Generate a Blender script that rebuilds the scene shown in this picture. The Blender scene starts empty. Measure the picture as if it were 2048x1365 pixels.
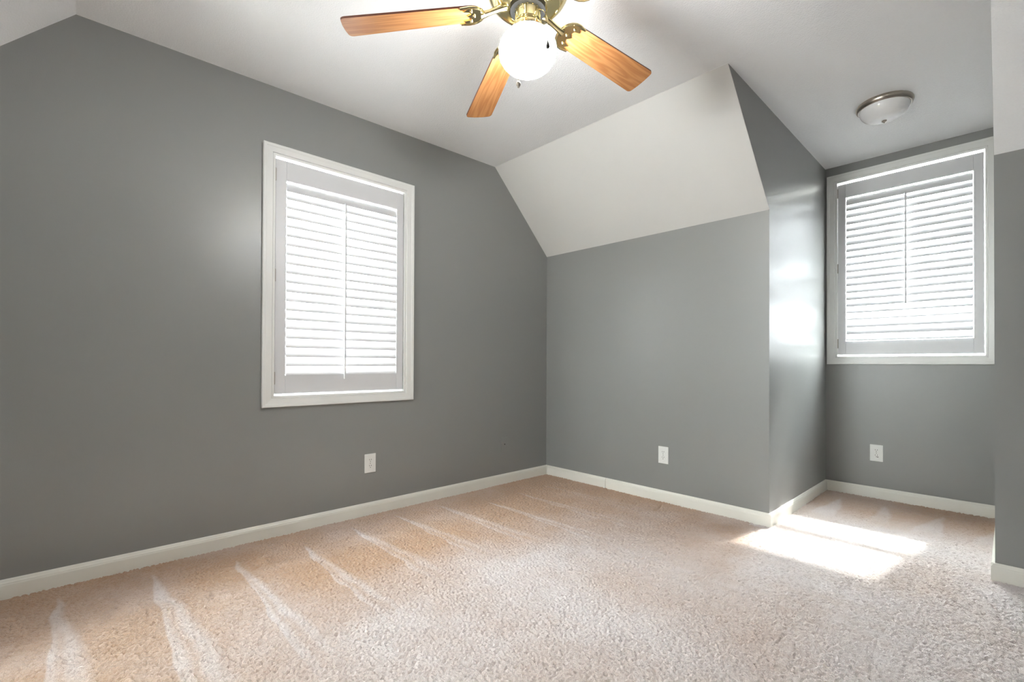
import bpy, bmesh, math, random
import numpy as np
from mathutils import Vector, Matrix

random.seed(4)
scn = bpy.context.scene
COL = scn.collection

# ------------------------------------------------------------------ camera
F_PX = 929.07
cam_d = bpy.data.cameras.new('camera')
cam = bpy.data.objects.new('camera', cam_d)
COL.objects.link(cam)
cam_d.sensor_fit = 'HORIZONTAL'
cam_d.sensor_width = 36.0
cam_d.lens = 36.0 * F_PX / 2048.0
cam_d.shift_x = 0.0
cam_d.shift_y = 40.8 / 2048.0
cam_d.clip_start = 0.02
YAW, PITCH, ROLL = 0.8210, 0.0068, 0.0038
fw = Vector((-math.sin(YAW), math.cos(YAW), 0)); rt = Vector((math.cos(YAW), math.sin(YAW), 0)); up = Vector((0, 0, 1))
f2 = fw * math.cos(PITCH) + up * math.sin(PITCH)
u2 = up * math.cos(PITCH) - fw * math.sin(PITCH)
r3 = rt * math.cos(ROLL) + u2 * math.sin(ROLL)
u3 = u2 * math.cos(ROLL) - rt * math.sin(ROLL)
m = Matrix(((r3.x, u3.x, -f2.x, 2.8634), (r3.y, u3.y, -f2.y, -3.0933), (r3.z, u3.z, -f2.z, 0.98), (0, 0, 0, 1)))
cam.matrix_world = m
scn.camera = cam

# ------------------------------------------------------------------ view
vs = scn.view_settings
vs.view_transform = 'Standard'
vs.look = 'None'
vs.gamma = 1.0
vs.use_curve_mapping = False
vs.exposure = 2.04
scn.cycles.diffuse_bounces = 8
scn.cycles.max_bounces = 14
scn.cycles.transparent_max_bounces = 12
scn.cycles.sample_clamp_indirect = 6.0

# ------------------------------------------------------------------ sky
# hazy daylight: brightest toward the back wall, dimmest behind the camera, paler ground below the horizon
SKY_REAR, SKY_SIDE, SKY_BACK = 7.0, 10.0, 27.0
w = bpy.data.worlds.new('sky')
scn.world = w
w.use_nodes = True
nt = w.node_tree
bg = nt.nodes['Background']
tc = nt.nodes.new('ShaderNodeTexCoord')
sx = nt.nodes.new('ShaderNodeSeparateXYZ')
mr = nt.nodes.new('ShaderNodeMapRange')
mr.inputs['From Min'].default_value = -0.08
mr.inputs['From Max'].default_value = 0.10
mx = nt.nodes.new('ShaderNodeMix'); mx.data_type = 'RGBA'
mx.inputs['A'].default_value = (1.0, 0.99, 0.97, 1)
mx.inputs['B'].default_value = (0.92, 0.965, 1.0, 1)
my = nt.nodes.new('ShaderNodeFloatCurve')          # brightness of the sky by compass direction, front .. back
yn = nt.nodes.new('ShaderNodeMapRange'); yn.inputs['From Min'].default_value = -1.0; yn.inputs['From Max'].default_value = 1.0
cv = my.mapping.curves[0]
cv.points[0].location = (0.0, SKY_REAR / 40); cv.points[1].location = (1.0, SKY_BACK / 40)
for px_, py_ in ((0.22, SKY_REAR / 40), (0.42, SKY_SIDE / 40), (0.62, SKY_SIDE / 40), (0.85, SKY_BACK / 40)):
    cv.points.new(px_, py_)
my.mapping.update()
ms = nt.nodes.new('ShaderNodeMath'); ms.operation = 'MULTIPLY'; ms.inputs[1].default_value = 40.0
nt.links.new(tc.outputs['Generated'], sx.inputs[0])
nt.links.new(sx.outputs['Z'], mr.inputs['Value'])
nt.links.new(sx.outputs['Y'], yn.inputs['Value'])
nt.links.new(yn.outputs[0], my.inputs['Value'])
nt.links.new(my.outputs[0], ms.inputs[0])
nt.links.new(mr.outputs[0], mx.inputs['Factor'])
nt.links.new(mx.outputs['Result'], bg.inputs['Color'])
nt.links.new(ms.outputs[0], bg.inputs['Strength'])

# ------------------------------------------------------------------ sun
sun_d = bpy.data.lights.new('sun', 'SUN')
sun = bpy.data.objects.new('sun', sun_d)
COL.objects.link(sun)
sun_d.energy = 5.0
sun_d.angle = math.radians(1.8)
sun_d.color = (1.0, 0.985, 0.96)
SD = Vector((-0.16, -1.0, -1.31)).normalized()
sun.rotation_euler = SD.to_track_quat('-Z', 'Y').to_euler()
sun.location = (3.2, 6.0, 7.0)

GLOBE_E = 26.0

# ------------------------------------------------------------------ material helpers
def lin(r, g, b):
    def c(v):
        v /= 255.0
        return v / 12.92 if v <= 0.04045 else ((v + 0.055) / 1.055) ** 2.4
    return (c(r), c(g), c(b), 1.0)

def mat(name, color, rough=0.5, metal=0.0, bump=None, spec=0.5, coat=0.0, var=None):
    """bump = (kind, scale, distance); var = (scale, amount) slight tone variation of the paint itself"""
    m = bpy.data.materials.new(name); m.use_nodes = True
    n = m.node_tree; b = n.nodes['Principled BSDF']
    b.inputs['Base Color'].default_value = color
    b.inputs['Roughness'].default_value = rough
    b.inputs['Metallic'].default_value = metal
    b.inputs['Specular IOR Level'].default_value = spec
    b.inputs['Coat Weight'].default_value = coat
    tcn = n.nodes.new('ShaderNodeTexCoord')
    if bump:
        kind, sc, dist = bump
        if kind == 'noise':
            t = n.nodes.new('ShaderNodeTexNoise'); t.inputs['Scale'].default_value = sc; t.inputs['Detail'].default_value = 3
            out = t.outputs['Fac']
        else:
            t = n.nodes.new('ShaderNodeTexVoronoi'); t.inputs['Scale'].default_value = sc
            out = t.outputs['Distance']
        n.links.new(tcn.outputs['Object'], t.inputs['Vector'])
        bp = n.nodes.new('ShaderNodeBump'); bp.inputs['Distance'].default_value = dist; bp.inputs['Strength'].default_value = 1.0
        n.links.new(out, bp.inputs['Height'])
        n.links.new(bp.outputs[0], b.inputs['Normal'])
    if var:
        t = n.nodes.new('ShaderNodeTexNoise'); t.inputs['Scale'].default_value = var[0]; t.inputs['Detail'].default_value = 2
        n.links.new(tcn.outputs['Object'], t.inputs['Vector'])
        hs = n.nodes.new('ShaderNodeMix'); hs.data_type = 'RGBA'
        k = var[1]
        hs.inputs['A'].default_value = tuple(v * (1 - k) for v in color[:3]) + (1,)
        hs.inputs['B'].default_value = tuple(min(1, v * (1 + k)) for v in color[:3]) + (1,)
        n.links.new(t.outputs['Fac'], hs.inputs['Factor'])
        n.links.new(hs.outputs['Result'], b.inputs['Base Color'])
    return m

M = {}
M['wall'] = mat('grey_wall_paint', lin(139, 140, 138), 0.35, bump=('noise', 260, 0.0003), spec=0.8, var=(1.3, 0.03))
M['ceil'] = mat('textured_ceiling_paint', lin(243, 244, 245), 0.9, bump=('noise', 150, 0.0025), spec=0.2)
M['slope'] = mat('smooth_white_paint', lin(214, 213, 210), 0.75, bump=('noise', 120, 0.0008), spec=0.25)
M['base'] = mat('cream_baseboard_paint', lin(232, 230, 221), 0.4, spec=0.5)
M['trim'] = mat('white_trim_paint', lin(228, 228, 225), 0.35, spec=0.5)
M['shutter'] = mat('white_shutter_paint', lin(214, 214, 216), 0.38, spec=0.5)
M['vinyl'] = mat('white_vinyl', lin(230, 231, 232), 0.4)
M['hinge'] = mat('hinge_metal', lin(170, 166, 158), 0.45, metal=0.6)
M['plate'] = mat('white_plastic', lin(236, 236, 233), 0.35)
M['slot'] = mat('dark_slot', lin(70, 66, 62), 0.7)
M['dark'] = mat('flat_black', lin(9, 9, 9), 0.6, spec=0.2)
M['brass'] = mat('polished_brass', (0.84, 0.72, 0.40, 1), 0.14, metal=1.0)
M['nickel'] = mat('brushed_nickel', (0.42, 0.38, 0.33, 1), 0.32, metal=1.0)
M['fob'] = mat('dark_fob', lin(14, 12, 12), 0.6, spec=0.1)
M['fobwhite'] = mat('pale_ball', lin(180, 170, 158), 0.4, metal=0.2)
M['bowl'] = mat('alabaster_glass', lin(236, 236, 236), 0.18, spec=0.5, var=(9, 0.03))
M['outside'] = mat('roof_shingle', lin(120, 118, 115), 0.9)

def glass_mat():
    m = bpy.data.materials.new('window_glass'); m.use_nodes = True
    n = m.node_tree; n.nodes.clear()
    o = n.nodes.new('ShaderNodeOutputMaterial'); t = n.nodes.new('ShaderNodeBsdfTransparent')
    t.inputs[0].default_value = (0.95, 0.97, 0.96, 1)
    g = n.nodes.new('ShaderNodeBsdfGlossy'); g.inputs['Roughness'].default_value = 0.02
    x = n.nodes.new('ShaderNodeMixShader'); x.inputs[0].default_value = 0.05
    n.links.new(t.outputs[0], x.inputs[1]); n.links.new(g.outputs[0], x.inputs[2])
    n.links.new(x.outputs[0], o.inputs[0])
    return m
M['glass'] = glass_mat()

def globe_mat():
    m = mat('lit_opal_glass', lin(245, 244, 242), 0.2)
    b = m.node_tree.nodes['Principled BSDF']
    b.inputs['Emission Color'].default_value = (0.965, 0.985, 1.0, 1)
    b.inputs['Emission Strength'].default_value = GLOBE_E
    return m
M['globe'] = globe_mat()

def oak_mat():
    m = bpy.data.materials.new('honey_oak_veneer'); m.use_nodes = True
    n = m.node_tree; b = n.nodes['Principled BSDF']
    tcn = n.nodes.new('ShaderNodeTexCoord')
    info = n.nodes.new('ShaderNodeObjectInfo')
    mul = n.nodes.new('ShaderNodeVectorMath'); mul.operation = 'MULTIPLY_ADD'
    cmb = n.nodes.new('ShaderNodeCombineXYZ')
    rs = n.nodes.new('ShaderNodeMath'); rs.operation = 'MULTIPLY'; rs.inputs[1].default_value = 7.0
    n.links.new(info.outputs['Random'], rs.inputs[0])
    n.links.new(rs.outputs[0], cmb.inputs[0]); n.links.new(rs.outputs[0], cmb.inputs[1])
    mul.inputs[1].default_value = (1.0, 11.0, 1.0)
    n.links.new(tcn.outputs['Object'], mul.inputs[0]); n.links.new(cmb.outputs[0], mul.inputs[2])
    big = n.nodes.new('ShaderNodeTexNoise'); big.inputs['Scale'].default_value = 1.7; big.inputs['Detail'].default_value = 2.0
    n.links.new(mul.outputs[0], big.inputs['Vector'])
    k = n.nodes.new('ShaderNodeMath'); k.operation = 'MULTIPLY'; k.inputs[1].default_value = 46.0
    n.links.new(big.outputs['Fac'], k.inputs[0])
    s = n.nodes.new('ShaderNodeMath'); s.operation = 'SINE'
    n.links.new(k.outputs[0], s.inputs[0])
    fine_map = n.nodes.new('ShaderNodeVectorMath'); fine_map.operation = 'MULTIPLY'; fine_map.inputs[1].default_value = (1.0, 42.0, 1.0)
    n.links.new(mul.outputs[0], fine_map.inputs[0])
    fine = n.nodes.new('ShaderNodeTexNoise'); fine.inputs['Scale'].default_value = 5.0; fine.inputs['Detail'].default_value = 3
    n.links.new(fine_map.outputs[0], fine.inputs['Vector'])
    ad = n.nodes.new('ShaderNodeMath'); ad.operation = 'MULTIPLY_ADD'; ad.inputs[1].default_value = 0.22
    n.links.new(s.outputs[0], ad.inputs[0]); n.links.new(fine.outputs['Fac'], ad.inputs[2])
    r = n.nodes.new('ShaderNodeValToRGB')
    r.color_ramp.elements[0].position = 0.15; r.color_ramp.elements[0].color = lin(168, 108, 58)
    r.color_ramp.elements[1].position = 0.85; r.color_ramp.elements[1].color = lin(202, 146, 94)
    n.links.new(ad.outputs[0], r.inputs[0])
    n.links.new(r.outputs[0], b.inputs['Base Color'])
    b.inputs['Roughness'].default_value = 0.32
    b.inputs['Coat Weight'].default_value = 0.3
    b.inputs['Coat Roughness'].default_value = 0.15
    return m
M['oak'] = oak_mat()
M['oak_edge'] = mat('dark_blade_edge', lin(96, 52, 34), 0.45)

def carpet_mat():
    m = bpy.data.materials.new('beige_carpet'); m.use_nodes = True
    n = m.node_tree; b = n.nodes['Principled BSDF']
    at = n.nodes.new('ShaderNodeAttribute'); at.attribute_name = 'pile'
    mx = n.nodes.new('ShaderNodeMix'); mx.data_type = 'RGBA'
    mx.inputs['A'].default_value = lin(190, 159, 133)
    mx.inputs['B'].default_value = lin(222, 213, 210)
    n.links.new(at.outputs['Fac'], mx.inputs['Factor'])
    tcn = n.nodes.new('ShaderNodeTexCoord')
    no = n.nodes.new('ShaderNodeTexNoise'); no.inputs['Scale'].default_value = 330; no.inputs['Detail'].default_value = 2
    n.links.new(tcn.outputs['Object'], no.inputs['Vector'])
    mr = n.nodes.new('ShaderNodeMapRange'); mr.inputs['From Min'].default_value = 0.3; mr.inputs['From Max'].default_value = 0.7
    mr.inputs['To Min'].default_value = 0.86; mr.inputs['To Max'].default_value = 1.06
    n.links.new(no.outputs['Fac'], mr.inputs['Value'])
    ml = n.nodes.new('ShaderNodeVectorMath'); ml.operation = 'SCALE'
    n.links.new(mx.outputs['Result'], ml.inputs[0]); n.links.new(mr.outputs[0], ml.inputs['Scale'])
    n.links.new(ml.outputs[0], b.inputs['Base Color'])
    b.inputs['Roughness'].default_value = 0.95
    b.inputs['Specular IOR Level'].default_value = 0.1
    b.inputs['Sheen Weight'].default_value = 0.25
    b.inputs['Sheen Roughness'].default_value = 0.5
    bp = n.nodes.new('ShaderNodeBump'); bp.inputs['Distance'].default_value = 0.003
    n.links.new(no.outputs['Fac'], bp.inputs['Height']); n.links.new(bp.outputs[0], b.inputs['Normal'])
    return m
M['carpet'] = carpet_mat()

# ------------------------------------------------------------------ mesh helpers
def link(name, bm, material, parent=None, smooth=False, mats=None):
    bmesh.ops.recalc_face_normals(bm, faces=bm.faces)
    me = bpy.data.meshes.new(name); bm.to_mesh(me); bm.free()
    for x in (mats or [material]): me.materials.append(x)
    if smooth:
        for p in me.polygons: p.use_smooth = True
        me.set_sharp_from_angle(angle=math.radians(35))
    o = bpy.data.objects.new(name, me); COL.objects.link(o)
    if parent: o.parent = parent
    return o

def box(bm, a, b, bev=0.0, seg=2, mi=0):
    a = Vector(a); b = Vector(b)
    vs_ = [bm.verts.new((x, y, z)) for x in (a.x, b.x) for y in (a.y, b.y) for z in (a.z, b.z)]
    fs = [bm.faces.new([vs_[i] for i in q]) for q in ((0, 1, 3, 2), (4, 6, 7, 5), (0, 4, 5, 1), (2, 3, 7, 6), (0, 2, 6, 4), (1, 5, 7, 3))]
    for f in fs: f.material_index = mi
    if bev:
        es = list({e for f in fs for e in f.edges})
        r = bmesh.ops.bevel(bm, geom=es, offset=bev, segments=seg, profile=0.5, affect='EDGES')
        for f in r['faces']: f.material_index = mi
    return vs_

def prism(bm, pts, d, mi=0):
    """closed polygon pts (3-D) extruded by the vector d"""
    d = Vector(d)
    lo = [bm.verts.new(p) for p in pts]; hi = [bm.verts.new(Vector(p) + d) for p in pts]
    fs = [bm.faces.new(lo), bm.faces.new(hi[::-1])]
    n = len(pts)
    for i in range(n): fs.append(bm.faces.new((lo[i], hi[i], hi[(i + 1) % n], lo[(i + 1) % n])))
    for f in fs: f.material_index = mi
    return fs

def lathe(bm, prof, seg=48, c=(0, 0, 0), a0=0.0, mi=0):
    """prof: (radius, z); radius 0 closes"""
    rings = []
    for r, z in prof:
        if r < 1e-6: rings.append([bm.verts.new((c[0], c[1], c[2] + z))])
        else: rings.append([bm.verts.new((c[0] + r * math.cos(a0 + 2 * math.pi * i / seg), c[1] + r * math.sin(a0 + 2 * math.pi * i / seg), c[2] + z)) for i in range(seg)])
    for p, q in zip(rings, rings[1:]):
        for i in range(seg):
            j = (i + 1) % seg
            if len(p) == 1 and len(q) == 1: continue
            if len(p) == 1: f = bm.faces.new((p[0], q[i], q[j]))
            elif len(q) == 1: f = bm.faces.new((p[i], q[0], p[j]))
            else: f = bm.faces.new((p[i], q[i], q[j], p[j]))
            f.material_index = mi

def tube(bm, pts, rad, seg=10):
    pts = [Vector(p) for p in pts]
    rads = rad if isinstance(rad, (list, tuple)) else [rad] * len(pts)
    rings = []
    for i, p in enumerate(pts):
        t = (pts[min(i + 1, len(pts) - 1)] - pts[max(i - 1, 0)]).normalized()
        a = t.cross(Vector((0, 0, 1)))
        if a.length < 1e-3: a = t.cross(Vector((1, 0, 0)))
        a.normalize(); b = t.cross(a)
        rings.append([bm.verts.new(p + (a * math.cos(2 * math.pi * k / seg) + b * math.sin(2 * math.pi * k / seg)) * rads[i]) for k in range(seg)])
    for p, q in zip(rings, rings[1:]):
        for k in range(seg): bm.faces.new((p[k], p[(k + 1) % seg], q[(k + 1) % seg], q[k]))
    bm.faces.new(rings[0][::-1]); bm.faces.new(rings[-1])

def sphere(bm, c, r, u=12, v=8):
    bmesh.ops.create_uvsphere(bm, u_segments=u, v_segments=v, radius=r, matrix=Matrix.Translation(c))

def structure(o, label, cat):
    o['kind'] = 'structure'; o['label'] = label; o['category'] = cat
    return o

def thing(name, label, cat, loc=(0, 0, 0), group=None):
    o = bpy.data.objects.new(name, None); COL.objects.link(o)
    o.empty_display_size = 0.1
    o.location = loc; o['label'] = label; o['category'] = cat
    if group: o['group'] = group
    return o

# ------------------------------------------------------------------ room dimensions
XA, XR, D = 1.855, 2.812, 1.262           # dormer left side, right side, depth
XW = 4.62                                  # right wall, out of the frame
YF = -3.74                                 # front knee wall, behind the camera
T = 0.14
def zc(x, y): return 2.593 - 0.013 * x + (y + 0.625) * 0.0169   # the main ceiling hangs a little out of level
H1 = dict(y0=-2.283, y1=-1.456, z0=0.795, z1=2.168)
H2 = dict(x0=1.936, x1=2.752, z0=1.052, z1=2.412)

def slab_with_hole(bm, o, u, v, n, U, V, hu, hv):
    """rectangle U x V in the axes u, v from origin o with a hole, thickened along n"""
    o = Vector(o); u = Vector(u); v = Vector(v)
    P = lambda a, b: o + u * a + v * b
    for (a0, a1, b0, b1) in ((U[0], hu[0], V[0], V[1]), (hu[1], U[1], V[0], V[1]), (hu[0], hu[1], V[0], hv[0]), (hu[0], hu[1], hv[1], V[1])):
        prism(bm, [P(a0, b0), P(a1, b0), P(a1, b1), P(a0, b1)], n)

X, Y, Z = Vector((1, 0, 0)), Vector((0, 1, 0)), Vector((0, 0, 1))
bm = bmesh.new(); slab_with_hole(bm, (0, 0, 0), Y, Z, (-T, 0, 0), (YF - 0.2, T), (-0.1, 2.8), (H1['y0'], H1['y1']), (H1['z0'], H1['z1']))
structure(link('wall_left', bm, M['wall']), 'long grey gable wall on the left with a shuttered window', 'wall')
bm = bmesh.new(); box(bm, (-T, 0, -0.1), (XA - 0.0005, T, 1.98))
structure(link('wall_back', bm, M['wall']), 'low grey knee wall under the white slope, left of the dormer', 'wall')
bm = bmesh.new(); box(bm, (XR + 0.0005, 0, -0.1), (XW + T, T, 1.98))
structure(link('wall_back_right', bm, M['wall']), 'strip of grey knee wall at the right edge, beside the dormer', 'wall')
bm = bmesh.new(); slab_with_hole(bm, (0, D, 0), X, Z, (0, T, 0), (XA - 0.12, XR + 0.12), (-0.1, 2.8), (H2['x0'], H2['x1']), (H2['z0'], H2['z1']))
structure(link('wall_dormer_back', bm, M['wall']), 'grey end wall of the dormer around its shuttered window', 'wall')
bm = bmesh.new(); prism(bm, [(XA, -0.613, 2.573), (XA, 0.0008, 1.942), (XA, 0.0008, -0.1), (XA, D, -0.1), (XA, D, 2.8), (XA, -0.613, 2.8)], (-0.12, 0, 0))
structure(link('wall_dormer_left', bm, M['wall']), 'sunlit grey cheek wall on the left side of the dormer', 'wall')
bm = bmesh.new(); prism(bm, [(XR, -0.613, 2.565), (XR, 0.0008, 1.962), (XR, 0.0008, -0.1), (XR, D, -0.1), (XR, D, 2.8), (XR, -0.613, 2.8)], (0.12, 0, 0))
structure(link('wall_dormer_right', bm, M['wall']), 'grey cheek wall on the right side of the dormer, seen edge-on', 'wall')
bm = bmesh.new(); box(bm, (XW, YF - 0.2, -0.1), (XW + T, T, 2.8))
structure(link('wall_right', bm, M['wall']), 'grey end wall opposite the left gable wall', 'wall')
FA, FB, FD = 0.75, 1.70, YF - 1.30        # unseen dormer added behind the camera so its window gives fill light
H3 = dict(x0=FA + 0.10, x1=FB - 0.10, z0=0.60, z1=2.35)
bm = bmesh.new(); box(bm, (-T, YF - T, -0.1), (FA - 0.0005, YF, 1.9))
structure(link('wall_front', bm, M['wall']), 'grey knee wall opposite the shuttered dormer, by the gable wall', 'wall')
bm = bmesh.new(); box(bm, (FB + 0.0005, YF - T, -0.1), (XW + T, YF, 1.9))
structure(link('wall_front_right', bm, M['wall']), 'grey knee wall opposite the shuttered dormer, far from the gable wall', 'wall')
bm = bmesh.new(); prism(bm, [(FA, -3.116, 2.54), (FA, YF - 0.0008, 1.865), (FA, YF - 0.0008, -0.1), (FA, FD, -0.1), (FA, FD, 2.8), (FA, -3.116, 2.8)], (-0.12, 0, 0))
structure(link('wall_fill_dormer_left', bm, M['wall']), 'grey cheek of the added fill-light dormer nearer the gable wall', 'wall')
bm = bmesh.new(); prism(bm, [(FB, -3.116, 2.53), (FB, YF - 0.0008, 1.865), (FB, YF - 0.0008, -0.1), (FB, FD, -0.1), (FB, FD, 2.8), (FB, -3.116, 2.8)], (0.12, 0, 0))
structure(link('wall_fill_dormer_right', bm, M['wall']), 'grey cheek of the added fill-light dormer farther from the gable wall', 'wall')
bm = bmesh.new(); slab_with_hole(bm, (0, FD, 0), X, Z, (0, -T, 0), (FA - 0.12, FB + 0.12), (-0.1, 2.8), (H3['x0'], H3['x1']), (H3['z0'], H3['z1']))
structure(link('wall_fill_dormer_back', bm, M['wall']), 'grey end wall of the added fill-light dormer around its bare window', 'wall')

# ceilings: a main flat piece running on into the dormer, and three slopes
bm = bmesh.new()
prism(bm, [(-T, -0.625, zc(0, -0.625)), (XA, -0.613, zc(XA, -0.613)), (XR, -0.613, zc(XR, -0.613)), (XW + T, -0.613, zc(XW, -0.613)),
           (XW + T, -3.116, zc(XW, -3.116)), (-T, -3.116, zc(0, -3.116))], (0, 0, 0.12))
e = 0.0
prism(bm, [(FA - 0.1, -3.116, zc(FA, -3.116)), (FB + 0.1, -3.116, zc(FB, -3.116)), (FB + 0.1, FD - 0.1, 2.51), (FA - 0.1, FD - 0.1, 2.52)], (0, 0, 0.12))
prism(bm, [(XA - 0.1, -0.613, zc(XA, -0.613)), (XA - 0.1, D + 0.1, 2.5495), (XR + 0.1, D + 0.1, 2.5405), (XR + 0.1, -0.613, zc(XR, -0.613))], (0, 0, 0.12))
structure(link('ceiling', bm, M['ceil']), 'flat white textured ceiling running on into the dormer', 'ceiling')
def slope(bm, q):
    lo = [bm.verts.new(p) for p in q]; hi = [bm.verts.new((p[0], p[1], p[2] + 0.15)) for p in q]
    bm.faces.new(lo); bm.faces.new(hi[::-1])
    for i in range(4): bm.faces.new((lo[i], hi[i], hi[(i + 1) % 4], lo[(i + 1) % 4]))
bm = bmesh.new()
slope(bm, [(-T, 0.0, 1.957), (XA - 0.0005, 0.0, 1.938), (XA - 0.0005, -0.613, zc(XA, -0.613)), (-T, -0.625, zc(0, -0.625))])
structure(link('ceiling_slope_back', bm, M['slope']), 'smooth white sloping ceiling above the back knee wall', 'ceiling')
bm = bmesh.new()
slope(bm, [(XR + 0.0005, 0.0, 1.959), (XW + T, 0.0, 1.94), (XW + T, -0.613, zc(XW, -0.613)), (XR + 0.0005, -0.613, zc(XR, -0.613))])
structure(link('ceiling_slope_right', bm, M['ceil']), 'white sloping ceiling at the right edge, right of the dormer', 'ceiling')
bm = bmesh.new()
for x0_, x1_ in ((-T, FA - 0.0005), (FB + 0.0005, XW + T)):
    slope(bm, [(x0_, -3.116, zc(max(x0_, 0), -3.116)), (x1_, -3.116, zc(x1_, -3.116)), (x1_, YF, 1.86), (x0_, YF, 1.86)])
structure(link('ceiling_slope_front', bm, M['ceil']), 'white sloping ceiling in the top left corner, on the near side', 'ceiling')

# ------------------------------------------------------------------ carpet floor
def smooth01(a, b, v): 
    t = np.clip((v - a) / (b - a), 0, 1); return t * t * (3 - 2 * t)
def vnoise(x, y, seed):
    """value noise"""
    rng = np.random.default_rng(seed); tab = rng.random((64, 64))
    xi = np.floor(x).astype(int); yi = np.floor(y).astype(int); fx = x - xi; fy = y - yi
    fx = fx * fx * (3 - 2 * fx); fy = fy * fy * (3 - 2 * fy)
    g = lambda i, j: tab[i % 64, j % 64]
    return (g(xi, yi) * (1 - fx) + g(xi + 1, yi) * fx) * (1 - fy) + (g(xi, yi + 1) * (1 - fx) + g(xi + 1, yi + 1) * fx) * fy
def carpet():
    xs = np.concatenate([np.arange(-0.02, 3.3, 0.004), np.linspace(3.3, XW + 0.05, 60)])
    ys = np.concatenate([np.linspace(FD - 0.03, -3.3, 60)[:-1], np.arange(-3.3, -1.2, 0.0036), np.arange(-1.2, 0.0, 0.006), np.arange(0.0, D + 0.03, 0.0075)])
    nx, ny = len(xs), len(ys)
    gx, gy = np.meshgrid(xs, ys)
    gx = gx.copy(); gy = gy.copy()
    rng = np.random.default_rng(11)
    gx[1:-1, 1:-1] += (rng.random((ny - 2, nx - 2)) - 0.5) * 0.0012
    gy[1:-1, 1:-1] += (rng.random((ny - 2, nx - 2)) - 0.5) * 0.0012
    # tufts: jittered domes
    cell = 0.0105
    rng = np.random.default_rng(5); N = 512
    jx = rng.random((N, N)); jy = rng.random((N, N)); jh = rng.random((N, N))
    wx = gx + 0.006 * (vnoise(gx * 31, gy * 31, 1) - 0.5); wy = gy + 0.006 * (vnoise(gx * 31, gy * 31, 2) - 0.5)
    ci = np.floor(wx / cell).astype(int); cj = np.floor(wy / cell).astype(int)
    h = np.full(gx.shape, -1.0)
    for di in (-1, 0, 1):
        for dj in (-1, 0, 1):
            i = ci + di; j = cj + dj
            px = (i + jx[i % N, j % N]) * cell; py = (j + jy[i % N, j % N]) * cell
            d2 = ((wx - px) ** 2 + (wy - py) ** 2) / (0.0074 ** 2)
            h = np.maximum(h, (1.0 - d2) - 0.35 * jh[i % N, j % N])
    h = np.clip(h, -0.9, 1.0)
    z = -0.009 + 0.0085 * h + 0.006 * (vnoise(gx * 5, gy * 5, 3) - 0.5) * 0.5
    # pile lie and painted light falloff: vacuum lanes fanning out from the left wall, from the dormer end, and foot-worn patches
    n1 = vnoise(gx * 3.1, gy * 3.1, 7); n2 = vnoise(gx * 9, gy * 9, 8); n3 = vnoise(gx * 30, gy * 30, 9)
    lane = (gy + 3.16 + 0.02 * (gx) + 0.03 * (n2 - 0.5)) / 0.315
    k = np.floor(lane); u = lane - k
    rk = rng.random(40)[np.clip(k.astype(int) + 8, 0, 39)]
    start = 0.06 + 0.22 * rk
    wdt = np.clip((gx - start) / (1.7 + 0.5 * rk), 0, 1.4)
    wedge = smooth01(0.0, 0.035, u) * (1 - smooth01(wdt * 0.55, wdt * 1.0 + 0.06, u)) * smooth01(0, 0.12, gx - start)
    mid = 1 - 0.45 * np.exp(-((u - 0.35 * wdt) / 0.05) ** 2) * smooth01(0.35, 0.6, gx)
    base = 0.12 + 0.70 * smooth01(0.55, 1.65, gx + 0.5 * (n1 - 0.5) + 0.55 * smooth01(-3.0, -2.0, gy) - 0.35)  # tan toward left wall and near corner: pile lean plus painted dimmer light
    pile = np.maximum(base, wedge * mid * (0.60 + 0.3 * rk))
    # strip along the back wall stays tan: pile lean plus painted dimness
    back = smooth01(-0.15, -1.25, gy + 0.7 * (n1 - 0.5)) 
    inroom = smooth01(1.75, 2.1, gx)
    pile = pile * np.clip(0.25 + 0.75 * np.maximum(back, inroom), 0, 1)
    # dormer: short triangles from the end wall
    lu = (gx - 1.90 + 0.09 * (n1 - 0.5) + 0.04 * (n2 - 0.5)) / 0.26; uu = np.abs((lu - np.floor(lu)) - 0.5) * 2
    ln = np.clip((1.12 - gy) / 0.5, 0, 1.6)
    dw = (1 - smooth01(ln * 0.6 - 0.22, ln * 0.6 + 0.10, uu)) * (0.5 + 0.5 * n1)
    dorm = np.maximum(0.12 + 0.75 * smooth01(0.9, 0.25, gy), dw * 0.75 * smooth01(1.14, 1.0, gy))
    pile = np.where(gy > -0.05, np.where(gx > XA - 0.1, dorm, pile), pile)
    blend = smooth01(-0.5, -0.05, gy) * smooth01(1.7, 1.95, gx)
    pile = pile * (1 - blend) + dorm * blend
    pile = pile + 0.46 * (n1 - 0.5) + 0.18 * (n2 - 0.5) + 0.12 * (n3 - 0.5)
    # the crease in the carpet by the back baseboard
    ax, ay, bx, by = 1.19, -0.10, 1.22, -0.24
    t = np.clip(((gx - ax) * (bx - ax) + (gy - ay) * (by - ay)) / ((bx - ax) ** 2 + (by - ay) ** 2), 0, 1)
    dd = np.hypot(gx - ax - t * (bx - ax), gy - ay - t * (by - ay))
    z = z - 0.016 * np.exp(-(dd / 0.008) ** 2)
    pile = np.clip(pile, 0, 1)
    co = np.stack([gx, gy, z], -1).reshape(-1, 3).astype(np.float32)
    idx = np.arange(nx * ny).reshape(ny, nx)
    q = np.stack([idx[:-1, :-1], idx[:-1, 1:], idx[1:, 1:], idx[1:, :-1]], -1).reshape(-1, 4)
    # keep what lies inside the room or the dormer
    cxm = co[q[:, 0], 0]; cym = co[q[:, 0], 1]
    q = q[((cym < 0.03) & (cym > YF - 0.05)) | ((cym < 0) & (cxm > FA - 0.05) & (cxm < FB + 0.05)) | ((cxm > XA - 0.03) & (cxm < XR + 0.03))]
    me = bpy.data.meshes.new('floor')
    me.vertices.add(len(co)); me.vertices.foreach_set('co', co.ravel())
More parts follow.
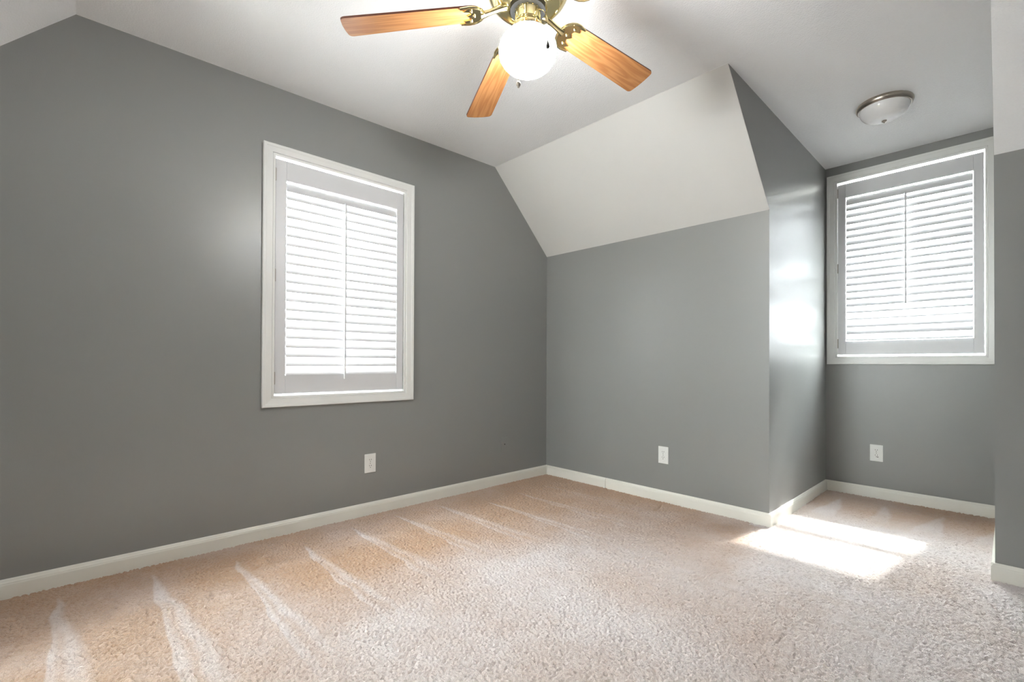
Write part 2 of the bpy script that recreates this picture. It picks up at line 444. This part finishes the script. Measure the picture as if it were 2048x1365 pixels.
    me.loops.add(q.size); me.loops.foreach_set('vertex_index', q.ravel().astype(np.int32))
    me.polygons.add(len(q)); me.polygons.foreach_set('loop_start', (np.arange(len(q)) * 4).astype(np.int32))
    me.polygons.foreach_set('use_smooth', np.ones(len(q), dtype=bool))
    me.update(calc_edges=True)
    a = me.attributes.new('pile', 'FLOAT', 'POINT'); a.data.foreach_set('value', pile.ravel().astype(np.float32))
    me.materials.append(M['carpet'])
    o = bpy.data.objects.new('floor', me); COL.objects.link(o)
    return o
structure(carpet(), 'beige cut-pile carpet with vacuum marks covering the whole floor', 'floor')
bm = bmesh.new(); box(bm, (-T, FD - T, -0.16), (XW + T, D + T, -0.06))
structure(link('floor_slab', bm, M['outside']), 'subfloor under the beige carpet', 'floor')

# ------------------------------------------------------------------ baseboards
BB = [(0, -0.02), (0.014, -0.02), (0.014, 0.052), (0.0125, 0.058), (0.0125, 0.061), (0.009, 0.066), (0.0065, 0.072), (0.004, 0.0755), (0, 0.0755)]
def baseboard(name, a, b, n, label, gaps=()):
    """a -> b along the wall foot, n = into the room; gaps = open joints between two lengths, metres from a"""
    a = Vector((a[0], a[1], 0)); b = Vector((b[0], b[1], 0)); n = Vector((n[0], n[1], 0)); d = (b - a).normalized(); L = (b - a).length
    bm = bmesh.new()
    cuts = [0.0] + [v for g in gaps for v in (g - 0.002, g + 0.002)] + [L]
    for s, t in zip(cuts[::2], cuts[1::2]):
        prism(bm, [a + d * s + n * p + Z * z for p, z in BB], d * (t - s))
    return structure(link(name, bm, M['base']), label, 'baseboard')
baseboard('baseboard_left', (0, YF), (0, 0), (1, 0), 'long white baseboard along the left wall')
baseboard('baseboard_back', (0, 0), (XA + 0.0137, 0), (0, -1), 'white baseboard along the knee wall left of the dormer, with open joints', (0.018, 0.655, 1.857))
baseboard('baseboard_dormer_left', (XA, -0.0135), (XA, D), (1, 0), 'short white baseboard at the foot of the sunlit dormer cheek')
baseboard('baseboard_dormer_back', (XA, D), (XR, D), (0, -1), 'white baseboard under the dormer window')
baseboard('baseboard_dormer_right', (XR, -0.0135), (XR, D), (-1, 0), 'white baseboard on the right side of the dormer, seen end-on')
baseboard('baseboard_back_right', (XR - 0.0137, 0), (XW, 0), (0, -1), 'white baseboard at the right edge, right of the dormer')
baseboard('baseboard_right', (XW, YF), (XW, 0), (-1, 0), 'white baseboard along the right end wall')
baseboard('baseboard_front', (0, YF), (FA + 0.014, YF), (0, 1), 'white baseboard on the opposite knee wall by the gable wall')
baseboard('baseboard_front_right', (FB - 0.014, YF), (XW, YF), (0, 1), 'white baseboard on the opposite knee wall far from the gable wall')
baseboard('baseboard_fill_dormer_left', (FA, FD), (FA, YF + 0.014), (1, 0), 'white baseboard in the added fill-light dormer nearer the gable wall')
baseboard('baseboard_fill_dormer_right', (FB, FD), (FB, YF + 0.014), (-1, 0), 'white baseboard in the added fill-light dormer farther from the gable wall')
baseboard('baseboard_fill_dormer_back', (FA, FD), (FB, FD), (0, 1), 'white baseboard under the window of the added fill-light dormer')

# ------------------------------------------------------------------ windows
CAS = [(0.0, -0.004), (0.0, 0.011), (0.011, 0.012), (0.0125, 0.0095), (0.0145, 0.0095), (0.016, 0.0155), (0.045, 0.0175), (0.048, 0.0195), (0.060, 0.0205), (0.064, 0.018), (0.064, -0.004)]
def ring(bm, P, ui, uo, vi, vo, prof):
    """mitred frame: inner rectangle ui x vi, outer uo x vo, prof = (share of the width 0..1, height)"""
    loops = []
    for t, hgt in prof:
        u0 = ui[0] + (uo[0] - ui[0]) * t; u1 = ui[1] + (uo[1] - ui[1]) * t
        v0 = vi[0] + (vo[0] - vi[0]) * t; v1 = vi[1] + (vo[1] - vi[1]) * t
        loops.append([bm.verts.new(P(a, b, hgt)) for a, b in ((u0, v0), (u1, v0), (u1, v1), (u0, v1))])
    loops.append(loops[0])
    for p, q in zip(loops, loops[1:]):
        for i in range(4): bm.faces.new((p[i], p[(i + 1) % 4], q[(i + 1) % 4], q[i]))

def window(name, P, hu, hv, ou, ov, label):
    """P(u, v, n) -> point; n is measured from the wall face into the room"""
    root = thing(name, label, 'window', P((hu[0] + hu[1]) / 2, hv[0], 0)); root['kind'] = 'structure'
    inv = Matrix.Translation(-root.location)
    def add(nm, bm, m_):
        bmesh.ops.transform(bm, matrix=inv, verts=bm.verts)
        return link(nm, bm, m_, root)
    bm = bmesh.new(); ring(bm, P, hu, ou, hv, ov, [(a / 0.064, h) for a, h in CAS]); add('window_casing', bm, M['trim'])
    # jamb lining the opening
    bm = bmesh.new()
    ring(bm, P, (hu[0] + 0.001, hu[1] - 0.001), (hu[0] - 0.012, hu[1] + 0.012), (hv[0] + 0.001, hv[1] - 0.001), (hv[0] - 0.012, hv[1] + 0.012), [(0, -0.004), (0, -0.138), (0.9, -0.138), (0.9, -0.004)])
    add('jamb', bm, M['trim'])
    # two sashes
    vm = (hv[0] + hv[1]) / 2
    for nm, v0, v1, n0 in (('lower_sash', hv[0] + 0.002, vm + 0.02, -0.088), ('upper_sash', vm - 0.02, hv[1] - 0.002, -0.118)):
        bm = bmesh.new(); w_ = 0.036
        a0, a1 = hu[0] + 0.002, hu[1] - 0.002
        ring(bm, P, (a0 + w_, a1 - w_), (a0, a1), (v0 + w_, v1 - w_), (v0, v1), [(0, n0 - 0.024), (0, n0 - 0.004), (0.25, n0), (1, n0), (1, n0 - 0.024)])
        s = add(nm, bm, M['vinyl'])
        bm = bmesh.new()
        pa = P(a0 + w_ - 0.004, v0 + w_ - 0.004, n0 - 0.014); pb = P(a1 - w_ + 0.004, v1 - w_ + 0.004, n0 - 0.011)
        box(bm, [min(i, j) for i, j in zip(pa, pb)], [max(i, j) for i, j in zip(pa, pb)])
        bmesh.ops.transform(bm, matrix=inv, verts=bm.verts)
        link('pane', bm, M['glass'], s)
    return root

P1 = lambda u, v, n: Vector((n, u, v))
P3 = lambda u, v, n: Vector((u, FD + n, v))
P2 = lambda u, v, n: Vector((u, D - n, v))
window('window_1', P1, (H1['y0'], H1['y1']), (H1['z0'], H1['z1']), (-2.348, -1.382), (0.732, 2.232), 'tall white framed window in the left grey wall')
window('window_2', P2, (H2['x0'], H2['x1']), (H2['z0'], H2['z1']), (1.869, 2.8055), (0.992, 2.478), 'white framed window in the end wall of the dormer')

window('fill_window', P3, (H3['x0'], H3['x1']), (H3['z0'], H3['z1']), (H3['x0'] - 0.064, H3['x1'] + 0.064), (H3['z0'] - 0.064, H3['z1'] + 0.064), 'bare white framed window in the added fill-light dormer')  # added window, lets fill light in from behind the camera

# ------------------------------------------------------------------ plantation shutters
def louver_mesh(P, u0, u1):
    """one blade lying flat, centred on v = 0, n = 0"""
    me_bm = bmesh.new()
    N = 16; a_, b_ = 0.0315, 0.0048
    ends = []
    for u in (u0, u1):
        ends.append([me_bm.verts.new(P(u, b_ * math.sin(2 * math.pi * i / N), a_ * math.cos(2 * math.pi * i / N))) for i in range(N)])
    for i in range(N): me_bm.faces.new((ends[0][i], ends[0][(i + 1) % N], ends[1][(i + 1) % N], ends[1][i]))
    me_bm.faces.new(ends[0]); me_bm.faces.new(ends[1][::-1])
    return me_bm

def shutter(label, P, axis, pu, pv, ou, ov, count, tilts, rod_u, rod_v, hinge_v, flip):
    """pu, pv: panel extents; ou, ov: louver opening; tilts: degrees for each louver from the top"""
    NC = -0.014                                 # middle of the panel, behind the wall face
    o0 = P(pu[0], pv[0], NC)
    root = thing('plantation_shutter', label, 'window shutter', o0)
    inv = Matrix.Translation(-o0)
    def add(nm, bm, m_, smooth=False):
        bmesh.ops.transform(bm, matrix=inv, verts=bm.verts)
        return link(nm, bm, m_, root, smooth)
    def pbox(bm, u, v, n, bev=0.0):
        a = P(u[0], v[0], n[0]); b = P(u[1], v[1], n[1])
        box(bm, [min(i, j) for i, j in zip(a, b)], [max(i, j) for i, j in zip(a, b)], bev)
    nn = (NC - 0.014, NC + 0.014)
    for u in ((pu[0], ou[0]), (ou[1], pu[1])):
        bm = bmesh.new(); pbox(bm, u, pv, nn, 0.0015); add('stile', bm, M['shutter'])
    bm = bmesh.new(); pbox(bm, (ou[0] + 0.0004, ou[1] - 0.0004), (ov[1], pv[1]), (nn[0] + .0006, nn[1] - .0006), 0.0012); add('top_rail', bm, M['shutter'])
    bm = bmesh.new(); pbox(bm, (ou[0] + 0.0004, ou[1] - 0.0004), (pv[0], ov[0]), (nn[0] + .0006, nn[1] - .0006), 0.0012); add('bottom_rail', bm, M['shutter'])
    pitch = (ov[1] - ov[0]) / count
    # louvers share one mesh; each hangs on its own pivot
    bm = louver_mesh(lambda u, v, n: P(u, v, n) - P(0, 0, 0), ou[0] + 0.002, ou[1] - 0.002)
    uc = (ou[0] + ou[1]) / 2
    ax = P(1, 0, 0) - P(0, 0, 0)
    bmesh.ops.transform(bm, matrix=Matrix.Translation(-ax * uc), verts=bm.verts)
    first = link('louver', bm, M['shutter'], root, True)
    for i in range(count):
        o = first if i == 0 else first.copy()
        if i: COL.objects.link(o); o.parent = root
        v = ov[1] - (i + 0.5) * pitch - (0.006 if i == 0 else 0)
        o.location = P(uc, v, NC) - o0
        o.rotation_euler = (ax * 0).to_tuple()
        o.rotation_mode = 'AXIS_ANGLE'
        o.rotation_axis_angle = (math.radians(tilts[i]) * flip, *ax)
    # tilt rod
    bm = bmesh.new(); pbox(bm, (rod_u - 0.0055, rod_u + 0.0055), rod_v, (NC + 0.0215, NC + 0.0325), 0.002)
    rod = add('tilt_rod', bm, M['shutter'])
    for v in hinge_v:
        bm = bmesh.new()
        pbox(bm, (pu[0] - 0.005, pu[0] + 0.004), (v - 0.036, v + 0.036), (NC + 0.0125, NC + 0.0165), 0.001)
        a = P(pu[0] - 0.001, v - 0.036, NC + 0.0165); b = P(pu[0] - 0.001, v + 0.036, NC + 0.0165)
        tube(bm, [a, b], 0.0032, 8)
        add('hinge', bm, M['hinge'])
    return root
shutter('white louvered shutter panel in the left wall window, closed', P1, 'y', (-2.279, -1.460), (0.806, 2.157), (-2.220, -1.508), (0.912, 2.044), 21,
        [66] + [63] * 20, -1.872, (0.886, 1.99), (2.066, 1.487, 0.897), 1)
shutter('white louvered shutter panel in the dormer window, lowest louvers opened more', P2, 'x', (1.9395, 2.746), (1.066, 2.398), (1.990, 2.696), (1.171, 2.289), 21,
        [69] + [68] * 7 + [64] * 8 + [55] * 2 + [67, 67, 53], 2.35, (1.43, 2.235), (2.331, 1.742, 1.153), 1)

# ------------------------------------------------------------------ electrical plates
def outlet(label, P, u, v, extra=False):
    root = thing('wall_outlet', label, 'wall outlet', P(u, v, 0), 'duplex outlets low on the grey walls')
    inv = Matrix.Translation(-root.location)
    def pbox(bm, uu, vv, nn, bev=0.0):
        a = P(u + uu[0], v + vv[0], nn[0]); b = P(u + uu[1], v + vv[1], nn[1])
        box(bm, [min(i, j) for i, j in zip(a, b)], [max(i, j) for i, j in zip(a, b)], bev)
    def add(nm, bm, m_, par=root):
        bmesh.ops.transform(bm, matrix=inv, verts=bm.verts); return link(nm, bm, m_, par)
    bm = bmesh.new(); pbox(bm, (-0.039, 0.039), (-0.0615, 0.0615), (0.0, 0.0055), 0.0025); add('cover_plate', bm, M['plate'])
    for s in (1, -1):
        c = s * 0.0195
        bm = bmesh.new(); pts = []
        for i in range(28):
            t = 2 * math.pi * i / 28
            pts.append(P(u + max(-0.0165, min(0.0165, 0.0178 * math.cos(t))), v + c + max(-0.0142, min(0.0142, 0.0178 * math.sin(t))), 0.0052))
        prism(bm, pts, P(0, 0, 0.0016) - P(0, 0, 0)); r = add('receptacle', bm, M['plate'])
        bm = bmesh.new()
        for du in (-0.0063, 0.0063): pbox(bm, (du - 0.0013, du + 0.0013), (c + 0.0005, c + 0.0085), (0.0066, 0.0071))
        pts = [P(u + 0.0026 * math.cos(2 * math.pi * i / 12), v + c - 0.0075 + 0.0026 * math.sin(2 * math.pi * i / 12), 0.0066) for i in range(12)]
        prism(bm, pts, P(0, 0, 0.0005) - P(0, 0, 0)); add('slots', bm, M['slot'], r)
    bm = bmesh.new()
    pts = [P(u + 0.0032 * math.cos(2 * math.pi * i / 12), v + 0.0032 * math.sin(2 * math.pi * i / 12), 0.0053) for i in range(12)]
    prism(bm, pts, P(0, 0, 0.0009) - P(0, 0, 0)); add('screw', bm, M['hinge'])
    if extra:   # the broken corner by the lower ground hole
        bm = bmesh.new(); pbox(bm, (0.0035, 0.0125), (-0.0305, -0.0255), (0.0066, 0.0072)); add('scorch_mark', bm, M['slot'])
    return root
outlet('white duplex outlet on the left wall, below and right of its window', P1, -1.695, 0.3305)
outlet('white duplex outlet on the back knee wall under the white slope', P2 if False else (lambda u, v, n: Vector((u, -n, v))), 1.152, 0.3305)
outlet('white duplex outlet under the dormer window with a dark mark on it', P2, 2.179, 0.3305, True)

cp = thing('cable_wall_plate', 'grey painted cable plate with a dark hole, low on left wall near the corner', 'wall plate', (0, -0.514, 0.32))
bm = bmesh.new(); box(bm, (0, -0.0375, -0.0575), (0.009, 0.0375, 0.0575), 0.002); link('cover_plate', bm, M['wall'], cp)
bm = bmesh.new(); prism(bm, [(0.0089, 0.0045 * math.cos(2 * math.pi * i / 14), 0.0045 * math.sin(2 * math.pi * i / 14)) for i in range(14)], (0.0012, 0, 0)); link('cable_socket', bm, M['dark'], cp)

# ------------------------------------------------------------------ ceiling fan
FX, FY, ZB = 1.672, -1.912, 2.2706
ZT = zc(FX, FY) - ZB
fan = thing('ceiling_fan', 'brass ceiling fan with oak blades and a lit white globe', 'ceiling fan', (FX, FY, ZB))
bm = bmesh.new()
lathe(bm, [(0, ZT + 0.004), (0.075, ZT + 0.004), (0.075, ZT - 0.012), (0.07, ZT - 0.03), (0.055, ZT - 0.05), (0.04, ZT - 0.058), (0.04, 0.205), (0, 0.205)])
link('canopy', bm, M['brass'], fan, True)
bm = bmesh.new()
prof = [(0, 0.212), (0.06, 0.212), (0.095, 0.202), (0.122, 0.182), (0.136, 0.155), (0.139, 0.128), (0.1365, 0.122), (0.1365, 0.112), (0.140, 0.106), (0.141, 0.085), (0.137, 0.066),
        (0.129, 0.050), (0.118, 0.038), (0.110, 0.033), (0.108, 0.027), (0.100, 0.022), (0.088, 0.018), (0.074, 0.0165), (0.070, 0.014), (0.066, 0.014), (0.064, 0.03), (0, 0.03)]
lathe(bm, [(r * 1.07, z - 0.014) for r, z in prof], 64)
link('motor_housing', bm, M['brass'], fan, True)
bm = bmesh.new(); lathe(bm, [(0, 0.015), (0.064, 0.015), (0.064, -0.010), (0, -0.010)]); link('hub_gap_disc', bm, M['dark'], fan, True)  # black disc standing in for the shaded gap under the motor
bm = bmesh.new()
lathe(bm, [(0, 0.008), (0.040, 0.008), (0.046, 0.004), (0.0485, 0.000), (0.0465, -0.004), (0.0465, -0.048), (0.050, -0.052), (0.0505, -0.056), (0.047, -0.060), (0, -0.060)], 48)
sh = link('switch_housing', bm, M['brass'], fan, True)
bm = bmesh.new()
for i in range(16):
    a = 2 * math.pi * i / 16
    tube(bm, [(0.0463 * math.cos(a), 0.0463 * math.sin(a), -0.006), (0.0463 * math.cos(a), 0.0463 * math.sin(a), -0.014)], 0.0022, 6)
link('vent_slots', bm, M['brass'], sh, True)
bm = bmesh.new()
lathe(bm, [(0, -0.058), (0.044, -0.058), (0.053, -0.062), (0.056, -0.067), (0.056, -0.078), (0.053, -0.083), (0.049, -0.079), (0, -0.076)], 48)
link('globe_fitter', bm, M['brass'], fan, True)
GC, GR, GB = -0.155, 0.1045, 0.0815         # a slightly flattened opal globe
bm = bmesh.new()
pr = []
t0 = math.asin(0.049 / GR)
for i in range(29):
    t = t0 + (math.pi - t0) * i / 28
    pr.append((GR * math.sin(t) if i < 28 else 0.0, GC + GB * math.cos(t)))
lathe(bm, pr, 56); link('globe_shade', bm, M['globe'], fan, True)

def blade_bm():
    """along +x from the root, width in y, underside at z = 0"""
    bm = bmesh.new()
    half = []
    r0, r1 = 0.168, 0.662
    for i in range(9):                            # rounded root
        t = math.pi / 2 * i / 8
        half.append((r0 + 0.046 * (1 - math.cos(t)), 0.053 * math.sin(t) ** 0.85))
    w1 = 0.0655; c = 0.017
    for i in range(7):
        t = math.pi / 2 * i / 6
        half.append((r1 - c + c * math.sin(t), w1 - c + c * math.cos(t)))
    half.append((r1 + 0.003, 0.02)); 
    out = half + [(x, -y) for x, y in half[::-1] if y > 1e-6]
    fs = prism(bm, [(x, y, 0) for x, y in out], (0, 0, 0.0065))
    for f in fs[2:]: f.material_index = 1
    fs[0].material_index = 0; fs[1].material_index = 0
    return bm
def iron_bm():
    bm = bmesh.new()
    # scalloped medallion under the blade root, two prongs along the edges and a crown in the middle
    out = []
    for i in range(11):
        t = math.pi / 2 - math.pi * i / 10
        out.append((0.214 - 0.054 * math.cos(t), 0.058 * math.sin(t)))
    inner = [(0.250, -0.050), (0.222, -0.045), (0.236, -0.033), (0.212, -0.026), (0.206, -0.014), (0.222, 0.0), (0.206, 0.014), (0.212, 0.026), (0.236, 0.033), (0.222, 0.045), (0.250, 0.050)]
    prism(bm, [(x, y, -0.0045) for x, y in out + inner], (0, 0, 0.0045))
    # raised rim and bosses
    tube(bm, [(x, y, -0.003) for x, y in [(0.245, 0.053)] + out + [(0.245, -0.053)]], 0.0048, 8)
    for x, y in ((0.196, 0.0), (0.207, 0.034), (0.207, -0.034)): sphere(bm, (x, y, -0.0045), 0.0065, 10, 6)
    # arm rising to the motor
    tube(bm, [(0.172, 0, -0.003), (0.158, 0, -0.002), (0.140, 0, 0.002), (0.118, 0, 0.007), (0.098, 0, 0.012), (0.082, 0, 0.0145), (0.072, 0, 0.014)], [0.015, 0.0115, 0.0095, 0.0100, 0.0120, 0.015, 0.012], 12)
    return bm
TH0 = math.radians(228.86)
# the fan hangs a touch out of level, so the blades droop differently round the circle
A_ = np.array([[1, math.cos(TH0 - k * math.radians(72)), math.sin(TH0 - k * math.radians(72))] for k in range(3)])
cf = np.linalg.solve(A_, np.array([0.0866, 0.0621, 0.0191]))
b0 = link('blade', blade_bm(), None, fan, False, [M['oak'], M['oak_edge']])
i0 = link('blade_iron', iron_bm(), M['brass'], b0, True)
for k in range(5):
    th = TH0 - k * math.radians(72)
    droop = cf[0] + cf[1] * math.cos(th) + cf[2] * math.sin(th)
    droop = max(0.0, min(0.09, droop))
    if k == 0: b, ir = b0, i0
    else:
        b = b0.copy(); COL.objects.link(b); b.parent = fan
        ir = i0.copy(); COL.objects.link(ir); ir.parent = b
    al = math.asin(droop / 0.66)
    b.matrix_basis = Matrix.Rotation(th, 4, 'Z') @ Matrix.Rotation(al, 4, 'Y') @ Matrix.Rotation(math.radians(-12.5), 4, 'X')

rv = Vector((math.cos(YAW), math.sin(YAW), 0)); nv = Vector((math.sin(YAW), -math.cos(YAW), 0))
def chain(end, zend, fobmat, kind):
    d = Vector((end.x, end.y, 0)).normalized()
    pts = [d * 0.049 + Z * -0.034, d * 0.066 + Z * -0.040, d * 0.085 + Z * -0.056, d * 0.101 + Z * -0.080]
    e2 = Vector((end.x, end.y, 0)); 
    z = -0.106
    while z > zend + 0.012:
        pts.append(e2 + Z * z); z -= 0.03
    pts.append(e2 + Z * (zend + 0.01))
    bm = bmesh.new(); tube(bm, pts, 0.0009, 6)
    c = link('pull_chain', bm, M['brass'], fan, True)
    bm = bmesh.new()
    if kind == 'drop':
        lathe(bm, [(0, 0.012), (0.0022, 0.010), (0.004, 0.004), (0.0066, -0.006), (0.0073, -0.011), (0.0055, -0.0155), (0, -0.018)], 16, (end.x, end.y, zend))
    else:
        lathe(bm, [(0, 0.010), (0.003, 0.0095), (0.0062, 0.006), (0.0078, 0.0), (0.0072, -0.004), (0.005, -0.007), (0.0035, -0.009), (0.0035, -0.012), (0, -0.0125)], 18, (end.x, end.y, zend))
    link('chain_fob', bm, fobmat, c, True)
chain(rv * 0.066 + nv * 0.088, -0.186, M['fob'], 'drop')
chain(rv * -0.034 + nv * 0.104, -0.336, M['fobwhite'], 'ball')

# ------------------------------------------------------------------ flush dome light in the dormer
LX, LY = 2.350, 0.425
LZ = 2.569 + (2.5495 - 2.569) * (LY + 0.613) / 1.975 - 0.0065
dl = thing('dome_ceiling_light', 'flush nickel rimmed ceiling light with unlit white glass bowl in the dormer', 'ceiling light', (LX, LY, LZ))
bm = bmesh.new()
lathe(bm, [(0, 0.006), (0.132, 0.006), (0.137, -0.003), (0.138, -0.010), (0.134, -0.022), (0.128, -0.028), (0.122, -0.028), (0.118, -0.02), (0, -0.02)], 64)
link('metal_rim', bm, M['nickel'], dl, True)
bm = bmesh.new()
pr = [(0, -0.018), (0.121, -0.018)]
for i in range(15):
    t = math.pi / 2 * i / 14
    pr.append((0.122 * math.cos(t) ** 0.75 if i < 14 else 0.0, -0.024 - 0.078 * math.sin(t)))
lathe(bm, pr, 64); link('glass_bowl', bm, M['bowl'], dl, True)
bm = bmesh.new(); lathe(bm, [(0, -0.100), (0.012, -0.101), (0.0125, -0.106), (0.009, -0.110), (0.004, -0.112), (0.004, -0.116), (0, -0.118)], 24)
link('finial', bm, M['nickel'], dl, True)
